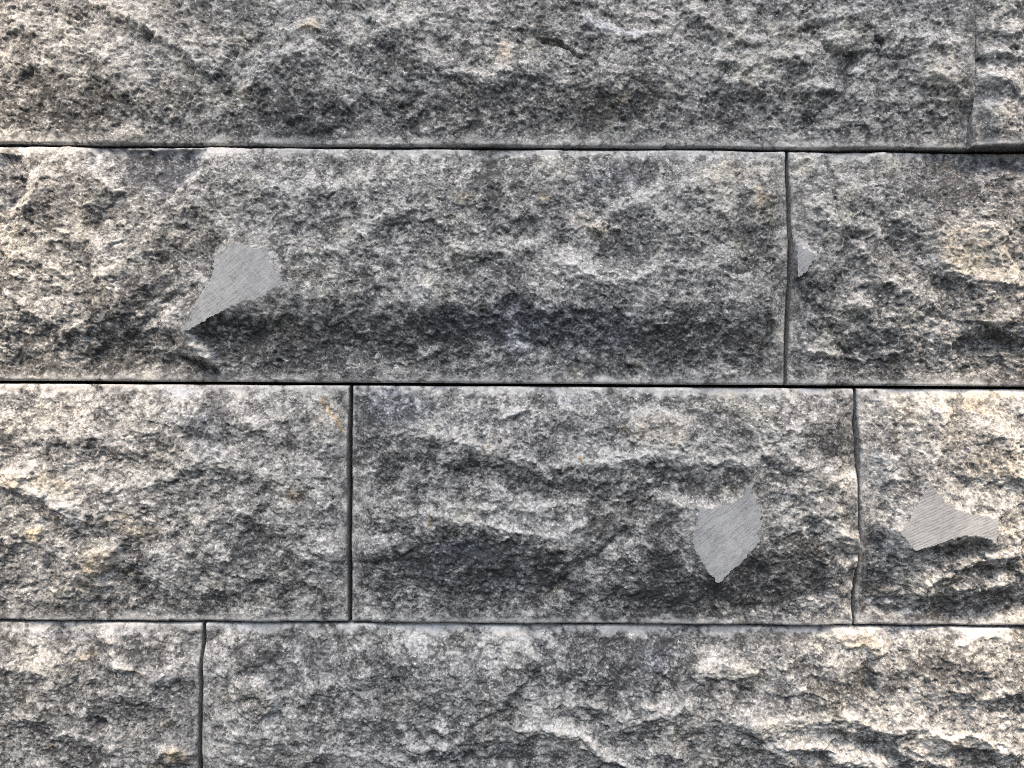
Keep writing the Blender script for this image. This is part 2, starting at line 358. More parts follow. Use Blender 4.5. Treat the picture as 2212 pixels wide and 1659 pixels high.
   ([(180,1520),(240,1500),(310,1510),(360,1500)], 6, 26, 24, .2),
   ([(100,1600),(150,1585),(200,1600),(260,1630)], 7, 22, 22, .3),
   ([(330,1640),(360,1618),(400,1612),(425,1620)], 9, 18, 20, .4),
   ([(20,1540),(80,1550),(130,1580)], 6, 24, 22, .2),
   ([(200,1590),(215,1572),(235,1560)], -9, 8, 10, -.3),
   ([(260,1490),(300,1480),(340,1495)], 5, 14, 14, .3),
   ([(380,1440),(400,1430),(430,1440)], 6, 14, 14, .4),
  ],
  spots=[
   (230,1375,24,18,.1,2,.55,.1,0),(270,1362,30,14,0,0,.5,0,.2),(90,1420,70,40,.6,3,.35,.2,0),(190,1416,20,9,-.3,1,.2,.8,0),(170,1430,12,8,0,0,.2,.9,0),
   (60,1610,80,50,0,-8,-.55,0,.1),(113,1616,16,9,0,0,0,.9,0),(385,1628,42,22,0,3,.35,.6,0),(350,1560,22,12,.2,0,.1,.7,0),(320,1405,60,30,0,-4,-.35,0,0),
   (210,1560,20,12,0,-8,-.5,0,0),(230,1540,90,40,0,0,-.3,0,.1),(390,1500,60,30,0,-5,-.5,0,.1),(285,1450,26,6,.3,2,.4,.6,0),(350,1470,30,14,0,3,.25,0,.2),
   (350,1655,40,6,0,-6,-.4,.4,0),(150,1370,150,14,0,0,.2,0,.4),(340,1520,60,10,0,0,-.2,0,0)]),
 'I': dict(
  plates=[([(1940,1606),(1975,1584),(2010,1578),(2045,1586),(2088,1570),(2120,1590),(2141,1612),(2095,1618),(2040,1624),(1990,1628)],5,.7,.2,0),([(1690,1612),(1730,1604),(1776,1606),(1800,1622),(1750,1620)],4,.5,.1,0),([(1607,1568),(1670,1556),(1730,1552),(1700,1570),(1640,1578)],3,.5,.1,0),([(1165,1566),(1235,1575),(1290,1600),(1305,1630),(1270,1618),(1220,1592)],3,.5,.1,0),([(500,1475),(540,1466),(573,1476),(597,1503),(590,1530),(552,1562),(515,1540),(495,1505)],5,.12,.1,0),([(1520,1455),(1522,1440),(1550,1430),(1590,1436),(1616,1445),(1638,1455),(1600,1468),(1560,1470)],3,.55,.2,0),([(1794,1370),(1830,1360),(1880,1372),(1907,1400),(1895,1420),(1860,1400),(1820,1390)],3,.5,.35,0),([(1395,1405),(1425,1395),(1450,1420),(1440,1455),(1400,1450)],2,.3,0,.4),([(880,1385),(925,1370),(932,1400),(915,1440),(885,1410)],3,.35,0,.05)],  # first: top-facing crest with warm light painted into its tone
  ridges=[
   ([(500,1475),(540,1466),(573,1476),(597,1503),(590,1530),(552,1562)], 10, 8, 50, .3),
   ([(440,1540),(490,1550),(540,1565)], 5, 14, 14, .4),
   ([(1014,1556),(1070,1530),(1114,1490),(1137,1466),(1170,1423),(1182,1400)], 9, 50, 8, .1),
   ([(1050,1372),(1090,1366),(1130,1385),(1160,1430)], 6, 14, 20, .4),
   ([(870,1400),(885,1385),(925,1375),(930,1410),(910,1435)], 6, 12, 12, .3),
   ([(930,1566),(950,1574),(977,1590)], 7, 12, 14, .6),
   ([(860,1620),(900,1612),(960,1618),(1020,1635)], 8, 18, 20, .5),
   ([(1100,1575),(1164,1570),(1237,1580),(1284,1606),(1304,1636),(1370,1662),(1430,1680)], 12, 26, 20, .75),
   ([(1300,1590),(1350,1570),(1420,1550),(1474,1530),(1500,1505)], 9, 26, 24, .5),
   ([(1380,1640),(1430,1620),(1490,1640)], 9, 20, 20, .5),
   ([(1500,1470),(1517,1440),(1550,1430),(1614,1443),(1640,1460)], 9, 18, 34, .5),
   ([(1540,1500),(1574,1536),(1607,1568),(1650,1600),(1674,1620),(1717,1662)], 9, 30, 26, .4),
   ([(1607,1566),(1674,1556),(1790,1543),(1857,1556),(1920,1578),(1980,1570),(2024,1584),(2090,1575),(2141,1606),(2212,1630)], 16, 44, 34, .7),
   ([(1660,1600),(1681,1606),(1774,1610),(1807,1633),(1857,1646),(1924,1662)], 13, 24, 22, .75),
   ([(1900,1600),(1950,1625),(2010,1640),(2080,1660)], 8, 20, 24, .4),
   ([(1794,1370),(1830,1362),(1880,1375),(1907,1400),(1895,1430)], 8, 14, 30, .5),
   ([(1867,1500),(1874,1446),(1930,1403)], -9, 14, 14, -.3),
   ([(1700,1420),(1760,1400),(1800,1410)], 5, 20, 20, .3),
   ([(1960,1500),(2040,1490),(2120,1500),(2212,1490)], 7, 26, 26, .2),
   ([(450,1640),(480,1590),(530,1580),(600,1600),(680,1590)], 7, 26, 30, .3),
   ([(640,1500),(720,1480),(800,1490)], 4, 26, 26, .1),
   ([(730,1560),(770,1545),(830,1560)], 5, 22, 22, .2),
   ([(1150,1540),(1200,1515),(1260,1520),(1320,1540)], 7, 24, 24, .3),
   ([(2060,1400),(2090,1380),(2150,1372),(2212,1380)], 6, 16, 24, .3),
   ([(650,1640),(720,1620),(800,1640)], 6, 20, 20, .3),
  ],
  spots=[
   (550,1510,48,40,.2,5,-.05,.1,0),(470,1440,40,40,.3,0,.35,0,.1),(455,1375,24,20,0,-4,-.5,0,.1),(640,1430,120,60,0,-5,-.5,0,.2),(530,1350,60,10,0,0,.5,0,.5),
   (560,1440,60,20,-.6,-6,-.5,0,0),(480,1510,18,8,0,1,.2,.8,0),(1090,1400,60,40,.7,2,.45,.05,.05),(1105,1368,40,8,0,0,.5,.4,0),(905,1405,30,30,.2,3,.35,0,.1),
   (1330,1440,190,70,0,-4,-.5,0,.25),(1430,1400,80,30,0,0,-.3,0,.3),(800,1440,90,40,0,0,-.15,0,.1),(1350,1650,60,22,0,-8,-.5,0,.1),
   (1050,1630,130,24,0,-7,-.6,0,.2),(720,1600,80,24,0,0,-.2,0,.1),(1560,1445,45,22,.1,3,.5,0,.1),(1650,1500,90,40,.2,-5,-.45,0,.1),
   (2040,1592,100,18,.1,3,.6,.3,0),(1700,1575,110,14,-.1,2,.4,.1,0),(1850,1385,55,22,.25,4,.55,.3,0),(1870,1470,22,40,.4,-8,-.6,.1,0),  # first: painted warm light on the top-facing ridge
   (2020,1450,120,40,0,-3,-.35,.1,0),(1800,1500,70,40,0,-4,-.3,.2,0),(1900,1620,60,20,.3,-6,-.4,0,0),(1770,1635,40,14,0,-8,-.6,0,0),
   (2100,1640,110,22,.3,-3,-.2,.3,0),(1820,1350,50,6,0,0,.4,.3,0),(2060,1370,60,12,0,-3,.3,0,.3),(1950,1370,60,14,0,-4,.25,0,.3),
   (1240,1600,120,12,.2,3,.5,.1,0),(1480,1560,70,24,-.3,3,.25,.1,0),(1000,1480,120,70,0,0,.05,0,.05),(1880,1560,40,12,.2,2,.4,.2,0),
   (1150,1380,60,14,0,0,.5,0,.2),(970,1350,220,8,0,0,.4,0,.4),(530,1620,90,30,0,2,.25,0,0),(1740,1460,70,30,0,0,-.2,0,0),(1870,1410,40,10,.6,0,.3,.2,0)]),
}
PATCHES = {
 'C': ([(507,522),(530,533),(558,538),(585,538),(586,556),(590,575),(608,596),(625,614),(612,624),(585,631),(572,645),(558,651),(530,655),(503,668),
        (469,686),(442,706),(421,716),(405,722),(411,705),(418,692),(430,662),(450,628),(466,600),(468,573),(472,556),(490,543)], 60, 0.93),
 'D': ([(1712,534),(1736,540),(1755,548),(1752,565),(1738,585),(1726,597),(1712,604)], 52, 0.95),
 'F': ([(1626,1030),(1612,1050),(1600,1068),(1578,1083),(1550,1092),(1520,1094),(1499,1092),(1504,1106),(1494,1149),(1494,1173),(1507,1203),(1527,1233),(1547,1258),
        (1561,1246),(1580,1228),(1597,1216),(1621,1189),(1641,1169),(1634,1156),(1641,1136),(1639,1106),(1641,1100),(1630,1080),(1621,1063),(1626,1043)], 56, 0.72),
 'G': ([(1995,1035),(2010,1058),(2035,1085),(2070,1104),(2105,1108),(2142,1116),(2137,1170),(2107,1156),(2067,1154),(2021,1169),(1967,1187),
        (1950,1165),(1932,1146),(1950,1125),(1965,1088),(1985,1060)], 60, 0.42),
}

# stones in wall units: left, right, top, bottom (picture units, y down), base height of middle, heights at edge L R T B, seed, label
STONES = [
 ('A', -900, 2079.1, -190, 321.0, 30, (16, 14, 14, 16), 3, 'long grey split stone at the top with a dark slit in its upper middle'),
 ('B', 2079.3, 3000, -190, 321.0, 52, (37, 30, 30, 44), 5, 'rough pitted stone jutting out at the top right corner'),
 ('C', -900, 1691.0, 325.5, 828.5, 40, (16, 14, 10, 10), 7, 'long stone in the second row with a four pointed sawn patch'),
 ('D', 1698.5, 3000, 325.5, 828.5, 38, (26, 20, 6, 14), 9, 'warm lit stone right of the second row joint with a pale flat block'),
 ('E', -900, 756.0, 834.8, 1343.5, 34, (12, 22, 8, 10), 13, 'pale grey stone at left of the third row with cream stains'),
 ('F', 764, 1842.0, 834.8, 1343.5, 44, (10, 22, 6, 14), 15, 'middle stone of the third row with bright curved ridges and a sawn patch'),
 ('G', 1847.5, 3000, 834.8, 1343.5, 38, (26, 20, 8, 8), 17, 'warm pale stone at right of the third row with a ribbed sawn patch'),
 ('H', -900, 440.5, 1349.0, 1860.0, 30, (12, 20, 4, 14), 19, 'speckled grey stone at the bottom left corner'),
 ('I', 448, 3000, 1349.0, 1860.0, 34, (18, 20, 2, 14), 21, 'long dark stone along the bottom with bright ridges at its right end'),
]


# ------------------------------------------------------------------ materials
def nodes_of(m):
    m.use_nodes = True
    return m.node_tree.nodes, m.node_tree.links


def N(nt, typ, **kw):
    n = nt.new(typ)
    for k, v in kw.items():
        setattr(n, k, v)
    return n


def math_node(nt, lk, op, a, b=None, clamp=False):
    n = nt.new('ShaderNodeMath')
    n.operation = op
    n.use_clamp = clamp
    for i, v in enumerate((a, b)):
        if v is None:
            continue
        if isinstance(v, (int, float)):
            n.inputs[i].default_value = v
        else:
            lk.new(v, n.inputs[i])
    return n.outputs[0]


def mixc(nt, lk, fac, a, b, blend='MIX'):
    n = nt.new('ShaderNodeMix')
    n.data_type = 'RGBA'
    n.blend_type = blend
    for i, v in ((0, fac), (6, a), (7, b)):
        if isinstance(v, (int, float)):
            n.inputs[i].default_value = v
        elif isinstance(v, tuple):
            n.inputs[i].default_value = v
        else:
            lk.new(v, n.inputs[i])
    return n.outputs[2]


def noise(nt, lk, co, scale, detail=3, rough=0.6, dist=0.0):
    n = nt.new('ShaderNodeTexNoise')
    n.inputs['Scale'].default_value = scale
    n.inputs['Detail'].default_value = detail
    n.inputs['Roughness'].default_value = rough
    n.inputs['Distortion'].default_value = dist
    lk.new(co, n.inputs['Vector'])
    return n.outputs['Fac']


def stone_material():
    m = bpy.data.materials.new('split_gneiss')
    nt, lk = nodes_of(m)
    pr = nt['Principled BSDF']
    tc = N(nt, 'ShaderNodeTexCoord')
    co = tc.outputs['Object']
    at = {}
    for k in ('tone', 'warm', 'blue', 'dust'):
        a = N(nt, 'ShaderNodeAttribute', attribute_name=k)
        at[k] = a.outputs['Fac']
    # warp for crystal outlines
    nv = nt.new('ShaderNodeTexNoise')
    nv.inputs['Scale'].default_value = 900
    nv.inputs['Detail'].default_value = 2
    lk.new(co, nv.inputs['Vector'])
    vm = N(nt, 'ShaderNodeVectorMath', operation='MULTIPLY_ADD')
    lk.new(nv.outputs['Color'], vm.inputs[0])
    vm.inputs[1].default_value = (0.0004,) * 3
    lk.new(co, vm.inputs[2])
    wco = vm.outputs[0]

    def cells(scale):
        v = N(nt, 'ShaderNodeTexVoronoi')
        v.inputs['Scale'].default_value = scale
        lk.new(wco, v.inputs['Vector'])
        s = N(nt, 'ShaderNodeSeparateColor')
        lk.new(v.outputs['Color'], s.inputs[0])
        return s.outputs[0], s.outputs[1], v.outputs['Distance']
    c1, c1b, d1 = cells(520)       # crystals ~2 mm
    c2, c2b, d2 = cells(1250)      # crystals ~0.8 mm
    n1 = noise(nt, lk, co, 28, 4, 0.62, 0.6)
    n2 = noise(nt, lk, co, 150, 5, 0.68, 0.5)
    n3 = noise(nt, lk, co, 900, 4, 0.7)
    M = lambda op, a, b=None, c=False: math_node(nt, lk, op, a, b, c)
    cen = lambda x, k: M('MULTIPLY', M('SUBTRACT', x, 0.5), k)
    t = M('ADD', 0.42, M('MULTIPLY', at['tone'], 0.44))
    t = M('ADD', t, cen(n1, 0.4))
    t = M('ADD', t, cen(n2, 0.5))
    t = M('ADD', t, cen(n3, 0.55))
    t = M('ADD', t, cen(c1, 0.18))
    t = M('ADD', t, cen(c2, 0.50))
    t = M('ADD', t, M('MULTIPLY', M('GREATER_THAN', c1b, 0.90), 0.16))  # sparse pale cells: crystal glints painted into the colour
    t = M('ADD', t, M('MULTIPLY', M('GREATER_THAN', c2b, 0.95), 0.22))
    t = M('ADD', t, M('MULTIPLY', at['dust'], 0.30))
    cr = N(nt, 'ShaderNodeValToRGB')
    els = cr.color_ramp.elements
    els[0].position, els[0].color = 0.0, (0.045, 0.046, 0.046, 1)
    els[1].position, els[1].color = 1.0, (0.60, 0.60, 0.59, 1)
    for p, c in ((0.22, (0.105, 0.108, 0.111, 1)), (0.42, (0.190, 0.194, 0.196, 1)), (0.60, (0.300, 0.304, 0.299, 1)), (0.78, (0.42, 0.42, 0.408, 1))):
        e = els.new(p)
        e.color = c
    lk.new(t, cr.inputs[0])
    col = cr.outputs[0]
    # dusty sawn arris: paler and more even
    dcol = mixc(nt, lk, M('MULTIPLY', at['dust'], 0.6, True), col, (0.50, 0.505, 0.51, 1))
    # warm: iron stains and painted warm light; blue: mineral and painted shade; noise-broken
    wf = M('MULTIPLY', at['warm'], M('ADD', 0.15, M('MULTIPLY', M('SUBTRACT', n2, 0.32), 2.6), True), True)
    wcol = mixc(nt, lk, 1.0, dcol, (1.08, 0.91, 0.66, 1), 'MULTIPLY')
    col2 = mixc(nt, lk, wf, dcol, wcol)
    wf2 = M('MULTIPLY', M('SUBTRACT', at['warm'], 1.0, True), 0.55, True)
    col2 = mixc(nt, lk, wf2, col2, (0.44, 0.23, 0.09, 1))
    bf = M('MULTIPLY', at['blue'], M('ADD', 0.25, n2), True)
    bcol = mixc(nt, lk, 1.0, col2, (0.86, 0.94, 1.12, 1), 'MULTIPLY')
    col3 = mixc(nt, lk, bf, col2, bcol)
    # faint random mineral tints
    nt1 = noise(nt, lk, co, 60, 3, 0.6)
    tf = M('MULTIPLY', M('SUBTRACT', nt1, 0.54, True), 3.0, True)
    tcol = mixc(nt, lk, 1.0, col3, (1.03, 1.0, 0.86, 1), 'MULTIPLY')
    col4 = mixc(nt, lk, tf, col3, tcol)
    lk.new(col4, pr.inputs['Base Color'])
    # crystal faces: some cells glossy
    gl = M('GREATER_THAN', c2b, 0.90)
    ro = M('SUBTRACT', 0.78, M('MULTIPLY', gl, 0.46))
    lk.new(ro, pr.inputs['Roughness'])
    pr.inputs['Specular IOR Level'].default_value = 0.45
    # fine relief: grains and little broken crystal faces
    hgt = M('ADD', M('MULTIPLY', n3, 0.8), M('MULTIPLY', c2, 0.35))
    hgt = M('ADD', hgt, M('MULTIPLY', c1, 0.25))
    hgt = M('MULTIPLY', hgt, M('SUBTRACT', 1.0, M('MULTIPLY', at['dust'], 0.7)))
    bp = N(nt, 'ShaderNodeBump')
    bp.inputs['Strength'].default_value = 0.9
    bp.inputs['Distance'].default_value = 0.00042
    lk.new(hgt, bp.inputs['Height'])
    lk.new(bp.outputs[0], pr.inputs['Normal'])
    return m


def sawn_material(name, angle, cross, pale, wave=0.08):
    m = bpy.data.materials.new(name)
    nt, lk = nodes_of(m)
    pr = nt['Principled BSDF']
    tc = N(nt, 'ShaderNodeTexCoord')
    M = lambda op, a, b=None, c=False: math_node(nt, lk, op, a, b, c)

    def lines(ang, scale):
        mp = N(nt, 'ShaderNodeMapping')
        mp.inputs['Rotation'].default_value = (0, ang, 0)
        lk.new(tc.outputs['Object'], mp.inputs['Vector'])
        w = N(nt, 'ShaderNodeTexWave')
        w.wave_type = 'BANDS'
        w.bands_direction = 'Z'
        w.inputs['Scale'].default_value = scale
        w.inputs['Distortion'].default_value = 0.35
        w.inputs['Detail'].default_value = 3
        w.inputs['Detail Scale'].default_value = 1.5
        lk.new(mp.outputs[0], w.inputs['Vector'])
        # stretched noise: broken pits along the saw marks
        mp2 = N(nt, 'ShaderNodeMapping')
        mp2.inputs['Scale'].default_value = (0.20, 1, 1.0)
        lk.new(mp.outputs[0], mp2.inputs['Vector'])
        return w.outputs['Fac'], noise(nt, lk, mp2.outputs[0], 1100, 3, 0.75)
    a, p = lines(angle, 280)
    h = M('ADD', M('MULTIPLY', a, wave), M('ADD', M('MULTIPLY', p, 1.3), 0.20))
    if cross:
        b, q = lines(angle + math.radians(92), 120)
        h = M('ADD', h, M('MULTIPLY', M('ADD', M('MULTIPLY', b, .05), q), cross))
        h = M('SUBTRACT', h, cross * 0.5)
    n = noise(nt, lk, tc.outputs['Object'], 120, 4, 0.6)
    iso = noise(nt, lk, tc.outputs['Object'], 1500, 3, 0.75)
    t = M('ADD', M('MULTIPLY', M('SUBTRACT', h, 0.9), 0.95), M('MULTIPLY', M('SUBTRACT', n, 0.5), 0.9))
    t = M('ADD', t, M('MULTIPLY', M('SUBTRACT', iso, 0.5), 1.1))
    h = M('ADD', h, M('MULTIPLY', iso, 0.6))
    t = M('ADD', t, 0.52)
    cr = N(nt, 'ShaderNodeValToRGB')
    els = cr.color_ramp.elements
    els[0].position, els[0].color = 0.0, (0.12, 0.125, 0.135, 1)
    els[1].position, els[1].color = 0.85, (pale * .97, pale * 1.0, pale * 1.02, 1)
    e = els.new(0.42)
    e.color = (pale * .66, pale * .69, pale * .71, 1)
    lk.new(t, cr.inputs[0])
    lk.new(cr.outputs[0], pr.inputs['Base Color'])
    pr.inputs['Roughness'].default_value = 0.75
    bp = N(nt, 'ShaderNodeBump')
    bp.inputs['Strength'].default_value = 0.5
    bp.inputs['Distance'].default_value = 0.00025
    lk.new(h, bp.inputs['Height'])
    lk.new(bp.outputs[0], pr.inputs['Normal'])
    return m


def mortar_material():
    m = bpy.data.materials.new('dark_adhesive')
    nt, lk = nodes_of(m)
    pr = nt['Principled BSDF']
    tc = N(nt, 'ShaderNodeTexCoord')
    n = noise(nt, lk, tc.outputs['Object'], 200, 4)
    c = mixc(nt, lk, n, (0.02, 0.02, 0.022, 1), (0.06, 0.06, 0.062, 1))
    lk.new(c, pr.inputs['Base Color'])
    pr.inputs['Roughness'].default_value = 0.95
    return m


STONE_M = stone_material()
SAWN = {
 'C': sawn_material('sawn_face_crosshatched', math.radians(40), 0.7, 0.46),
 'D': sawn_material('sawn_face_edge', math.radians(42), 0.6, 0.44),
 'F': sawn_material('sawn_face_diagonal', math.radians(38), 0.2, 0.46),
 'G': sawn_material('sawn_face_ribbed', math.radians(24), 0.0, 0.45, 0.24),
}
MORTAR_M = mortar_material()


# ------------------------------------------------------------------ feature evaluation
def polyline(u, v, pts):
    """signed distance to a polyline (positive below / right-hand side) and position along it 0..1"""
    best = np.full(u.shape, 1e12, np.float32)
    sgn = np.ones(u.shape, np.float32)
    tt = np.zeros(u.shape, np.float32)
    L = [0.0]
    for (x0, y0), (x1, y1) in zip(pts[:-1], pts[1:]):
        L.append(L[-1] + math.hypot(x1 - x0, y1 - y0))
    for k, ((x0, y0), (x1, y1)) in enumerate(zip(pts[:-1], pts[1:])):
        dx, dy = x1 - x0, y1 - y0
        l2 = dx * dx + dy * dy
        t = np.clip(((u - x0) * dx + (v - y0) * dy) / l2, 0, 1)
        d2 = (u - x0 - t * dx) ** 2 + (v - y0 - t * dy) ** 2
        cr = dx * (v - y0) - dy * (u - x0)
        m = d2 < best
        best = np.where(m, d2, best)
        sgn = np.where(m, np.sign(cr), sgn)
        tt = np.where(m, (L[k] + t * math.sqrt(l2)) / L[-1], tt)
    return np.sqrt(best) * sgn, tt, L[-1]


def poly_sd(u, v, pts):
    d, _, _ = polyline(u, v, list(pts) + [pts[0]])
    inside = np.zeros(u.shape, bool)
    n = len(pts)
    for k in range(n):
        x0, y0 = pts[k]
        x1, y1 = pts[(k + 1) % n]
        if y0 == y1:
            continue
        c = ((y0 > v) != (y1 > v)) & (u < (x1 - x0) * (v - y0) / (y1 - y0) + x0)
        inside ^= c
    return np.where(inside, -np.abs(d), np.abs(d))


TONE = dict(A=.10, B=.22, C=-.05, D=-.05, E=.14, F=-.05, G=.12, H=-.04, I=-.05)
ROUGH = dict(A=.55, B=1.3, C=.55, D=.75, E=.6, F=.5, G=.5, H=.8, I=.75)


def heights(key, U, V, X, Y, rect, mid, edges, seed, full=True):
    """relief of one stone; U,V picture-space reading coordinates, X,Y wall coordinates"""
    x0, x1, y0, y1 = rect
    eL, eR, eT, eB = edges
    dl, dr, dt, db = X - x0, x1 - X, Y - y0, y1 - Y
    # broad body of the stone
    nb = perlin(X, Y, 170, seed) * 1.0
    if key == 'A':
        eR = 38 - 24 * sstep(215, 300, Y)
    def rim(d, e, w):
        return (e - mid) * (1 - sstep(0, w, d))
    wv = 55 + 25 * nb
    h = mid + rim(dl, eL, 60) + rim(dr, eR, 60) + rim(dt, eT, wv * 1.5 + 25) + rim(db, eB, wv * 1.6 + 90)
    h = np.maximum(h, min(edges)) + 6 * perlin(X, Y, 150, seed + 70) + 2 * perlin(X, Y, 60, seed + 71)
    if not full:
        return h
    edge = np.minimum(np.minimum(dl, dr), np.minimum(dt, db))
    ef = 0.10 + 0.90 * sstep(3, 42, edge)
    # warped reading coordinates give hand-read outlines a broken edge
    wu = U + perlin(U, V, 60, seed + 1) * 9 + perlin(U, V, 20, seed + 2) * 6 + perlin(U, V, 9, seed + 42) * 3
    wv_ = V + perlin(U, V, 60, seed + 3) * 8 + perlin(U, V, 20, seed + 4) * 6 + perlin(U, V, 9, seed + 43) * 3
    wx = U + 18 * perlin(U, V, 50, seed + 96) + 7 * perlin(U, V, 18, seed + 97)
    wy = V + 18 * perlin(U, V, 50, seed + 98) + 7 * perlin(U, V, 18, seed + 99)
    veil = 1 - 3.2 * np.abs(perlin(wx, wy * 1.2, 85, seed + 100))
    veil2 = 1 - 3.2 * np.abs(perlin(wx, wy * 1.2, 38, seed + 101))
    tone = TONE[key] + 0.42 * fbm(U, V, 110, seed + 30, 4, .6) + .22 * np.clip(veil, -1, 1) + .18 * np.clip(veil2, -1, 1)
    mott = perlin(wx, wy, 26, seed + 102)
    tone += .45 * np.sign(mott) * np.abs(mott) ** .7 - .06
    warm = np.zeros_like(h)
    blue = np.zeros_like(h)
    f = FEATURES[key]
    for pts, A, up, dn, wh in f['ridges']:
        up, dn = up * 1.45 + 6, dn * 1.3 + 4
        R = max(up, dn) * 1.2 + 20
        xs = [p[0] for p in pts]
        ys = [p[1] for p in pts]
        m = (U > min(xs) - R) & (U < max(xs) + R) & (V > min(ys) - R) & (V < max(ys) + R)
        if not m.any():
            continue
        s, t, L = polyline(wu[m], wv_[m], pts)
        tap = np.clip(np.minimum(t, 1 - t) * L / min(30.0, L * .3), 0, 1) ** .7
        tap = np.where((t <= 0) | (t >= 1), 0, tap)
        endfade = sstep(0, 0.02, t) * sstep(0, 0.02, 1 - t)
        up_ = np.clip(1 + s / up, 0, 1) ** 1.2
        dn_ = np.clip(1 - s / dn, 0, 1) ** 1.25
        g = np.where(s < 0, up_, dn_) * tap * endfade
        h[m] += A * 1.25 * g
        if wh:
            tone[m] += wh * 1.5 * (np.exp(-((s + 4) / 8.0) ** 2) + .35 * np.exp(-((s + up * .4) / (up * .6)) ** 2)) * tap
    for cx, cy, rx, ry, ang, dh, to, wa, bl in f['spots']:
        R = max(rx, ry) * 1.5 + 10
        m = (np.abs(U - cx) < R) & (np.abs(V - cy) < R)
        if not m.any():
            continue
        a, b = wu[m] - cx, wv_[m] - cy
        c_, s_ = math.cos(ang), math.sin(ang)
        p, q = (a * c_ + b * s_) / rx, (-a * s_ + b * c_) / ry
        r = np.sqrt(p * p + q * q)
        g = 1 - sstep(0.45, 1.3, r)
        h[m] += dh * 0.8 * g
        tone[m] += to * 1.15 * g  # rock tone, also painted shade in recesses and on lower slopes
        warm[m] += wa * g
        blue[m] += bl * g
    for pts, w, to, wa, dh in f.get('lines', []):
        xs = [p[0] for p in pts]
        ys = [p[1] for p in pts]
        m = (U > min(xs) - 30) & (U < max(xs) + 30) & (V > min(ys) - 30) & (V < max(ys) + 30)
        s, t, L = polyline(U[m] + perlin(U[m], V[m], 20, seed + 50) * 4, V[m] + perlin(U[m], V[m], 20, seed + 51) * 4, pts)
        g = 1 - sstep(w * .5, w * 1.4, np.abs(s))
        h[m] += dh * g
        tone[m] += to * g
        warm[m] += wa * g
    # fibres of the split running along slowly turning directions
    ang0 = perlin(X, Y, 260, seed + 80)
    for kk, (an, c0_) in enumerate(((-.75, -.55), (0.0, 0.0), (.7, .55))):
        w = np.exp(-((ang0 - c0_) / .35) ** 2)
        ca, sa = math.cos(an), math.sin(an)
        p, q = X * ca + Y * sa, -X * sa + Y * ca
        fb = perlin(p * .28, q, 11, seed + 81 + kk) + .6 * perlin(p * .35, q, 5.5, seed + 85 + kk)
        h += ef * 1.0 * w * fb
        tone += .22 * w * fb
    for pts, dh, to, wa, bl in f.get('plates', []):
        xs = [p[0] for p in pts]
        ys = [p[1] for p in pts]
        m = (U > min(xs) - 30) & (U < max(xs) + 30) & (V > min(ys) - 30) & (V < max(ys) + 30)
        sd = poly_sd(.5 * (U[m] + wu[m]), .5 * (V[m] + wv_[m]), pts)
        g = 1 - sstep(-4, 4, sd)
        h[m] += dh * g
        tone[m] += (to + .25 * np.exp(-((sd + 2) / 4.0) ** 2)) * g
        warm[m] += wa * g
        blue[m] += bl * g
    # flakes: thin plates still standing or broken out, with a sharp broken outline
    for sc_, th, dh, to, sd_ in ((46, .42, 2.6, .30, 60), (24, .40, 1.8, .28, 64), (13, .42, 1.1, .22, 68)):
        fu = U + perlin(U, V, sc_ * .35, seed + sd_) * sc_ * .22
        fv = V + perlin(U, V, sc_ * .35, seed + sd_ + 1) * sc_ * .22
        pf = perlin(fu, fv * 1.25, sc_, seed + sd_ + 2) + .35 * perlin(fu, fv, sc_ * .4, seed + sd_ + 3)
        up_f = sstep(th, th + .07, pf)
        dn_f = sstep(th, th + .07, -pf)
        h += ef * dh * (up_f * (.6 + pf) - dn_f * .9)
        tone += to * up_f - to * .9 * dn_f
    # fractured texture at falling scales
    a1 = X + 26 * perlin(X, Y, 90, seed + 5)
    b1 = Y + 26 * perlin(X, Y, 90, seed + 6)
    h += ef * 5.5 * scallop(a1, b1 * 1.1, 125, seed + 7, 1.3, 1)
    h += ef * 2.4 * scallop(a1 + b1 * .3, b1 * 1.1, 60, seed + 8, 1.3, -1)
    a2 = X + 7 * perlin(X, Y, 22, seed + 9)
    b2 = Y + 7 * perlin(X, Y, 22, seed + 10)
    rough = .36 * ROUGH[key] + .75 * np.clip(perlin(X, Y, 150, seed + 11) + .5 * perlin(X, Y, 60, seed + 95) + .15, 0, 1)
    h += ef * rough * 0.9 * scallop(a2 - b2 * .25, b2 * 1.15, 27, seed + 12, 1.0, 1)
    # clusters of crystals: rounded grains, each with its own tone
    a3 = X + 3 * perlin(X, Y, 9, seed + 90)
    b3 = Y + 3 * perlin(X, Y, 9, seed + 91)
    for sc_, am, tm, sd_ in ((21, 1.4, .26, 92), (12, 1.0, .34, 93), (7.5, .75, .36, 94)):
        e, rid = scallop(a3, b3 * 1.2, sc_, seed + sd_, .45, -1, True)
        h += ef * rough * am * (e + .5 * (rid - .5))
        tone += tm * (rid - .5) * (.5 + .5 * ef)
    h += ef * rough * 0.35 * fbm(X, Y * 1.3, 9, seed + 14, 2, .6)
    h += ef * 3.0 * fbm(X, Y, 60, seed + 15, 3)
    # sawn patches: the old sawn face still standing
    pm = None
    if key in PATCHES:
        pts, hp, _ = PATCHES[key]
        pu = U + perlin(U, V, 26, seed + 16) * 1.5 + perlin(U, V, 9, seed + 46) * 3.2
        pv = V + perlin(U, V, 26, seed + 17) * 1.5 + perlin(U, V, 9, seed + 47) * 3.2
        m = (U > min(p[0] for p in pts) - 110) & (U < max(p[0] for p in pts) + 110) & (V > min(p[1] for p in pts) - 110) & (V < max(p[1] for p in pts) + 110)
        sd = np.full(h.shape, 1e3)
        sd[m] = poly_sd(pu[m], pv[m], pts)
        # surroundings rise to just under the face and never above it
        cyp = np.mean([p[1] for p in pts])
        hh = (max(p[1] for p in pts) - min(p[1] for p in pts)) / 2
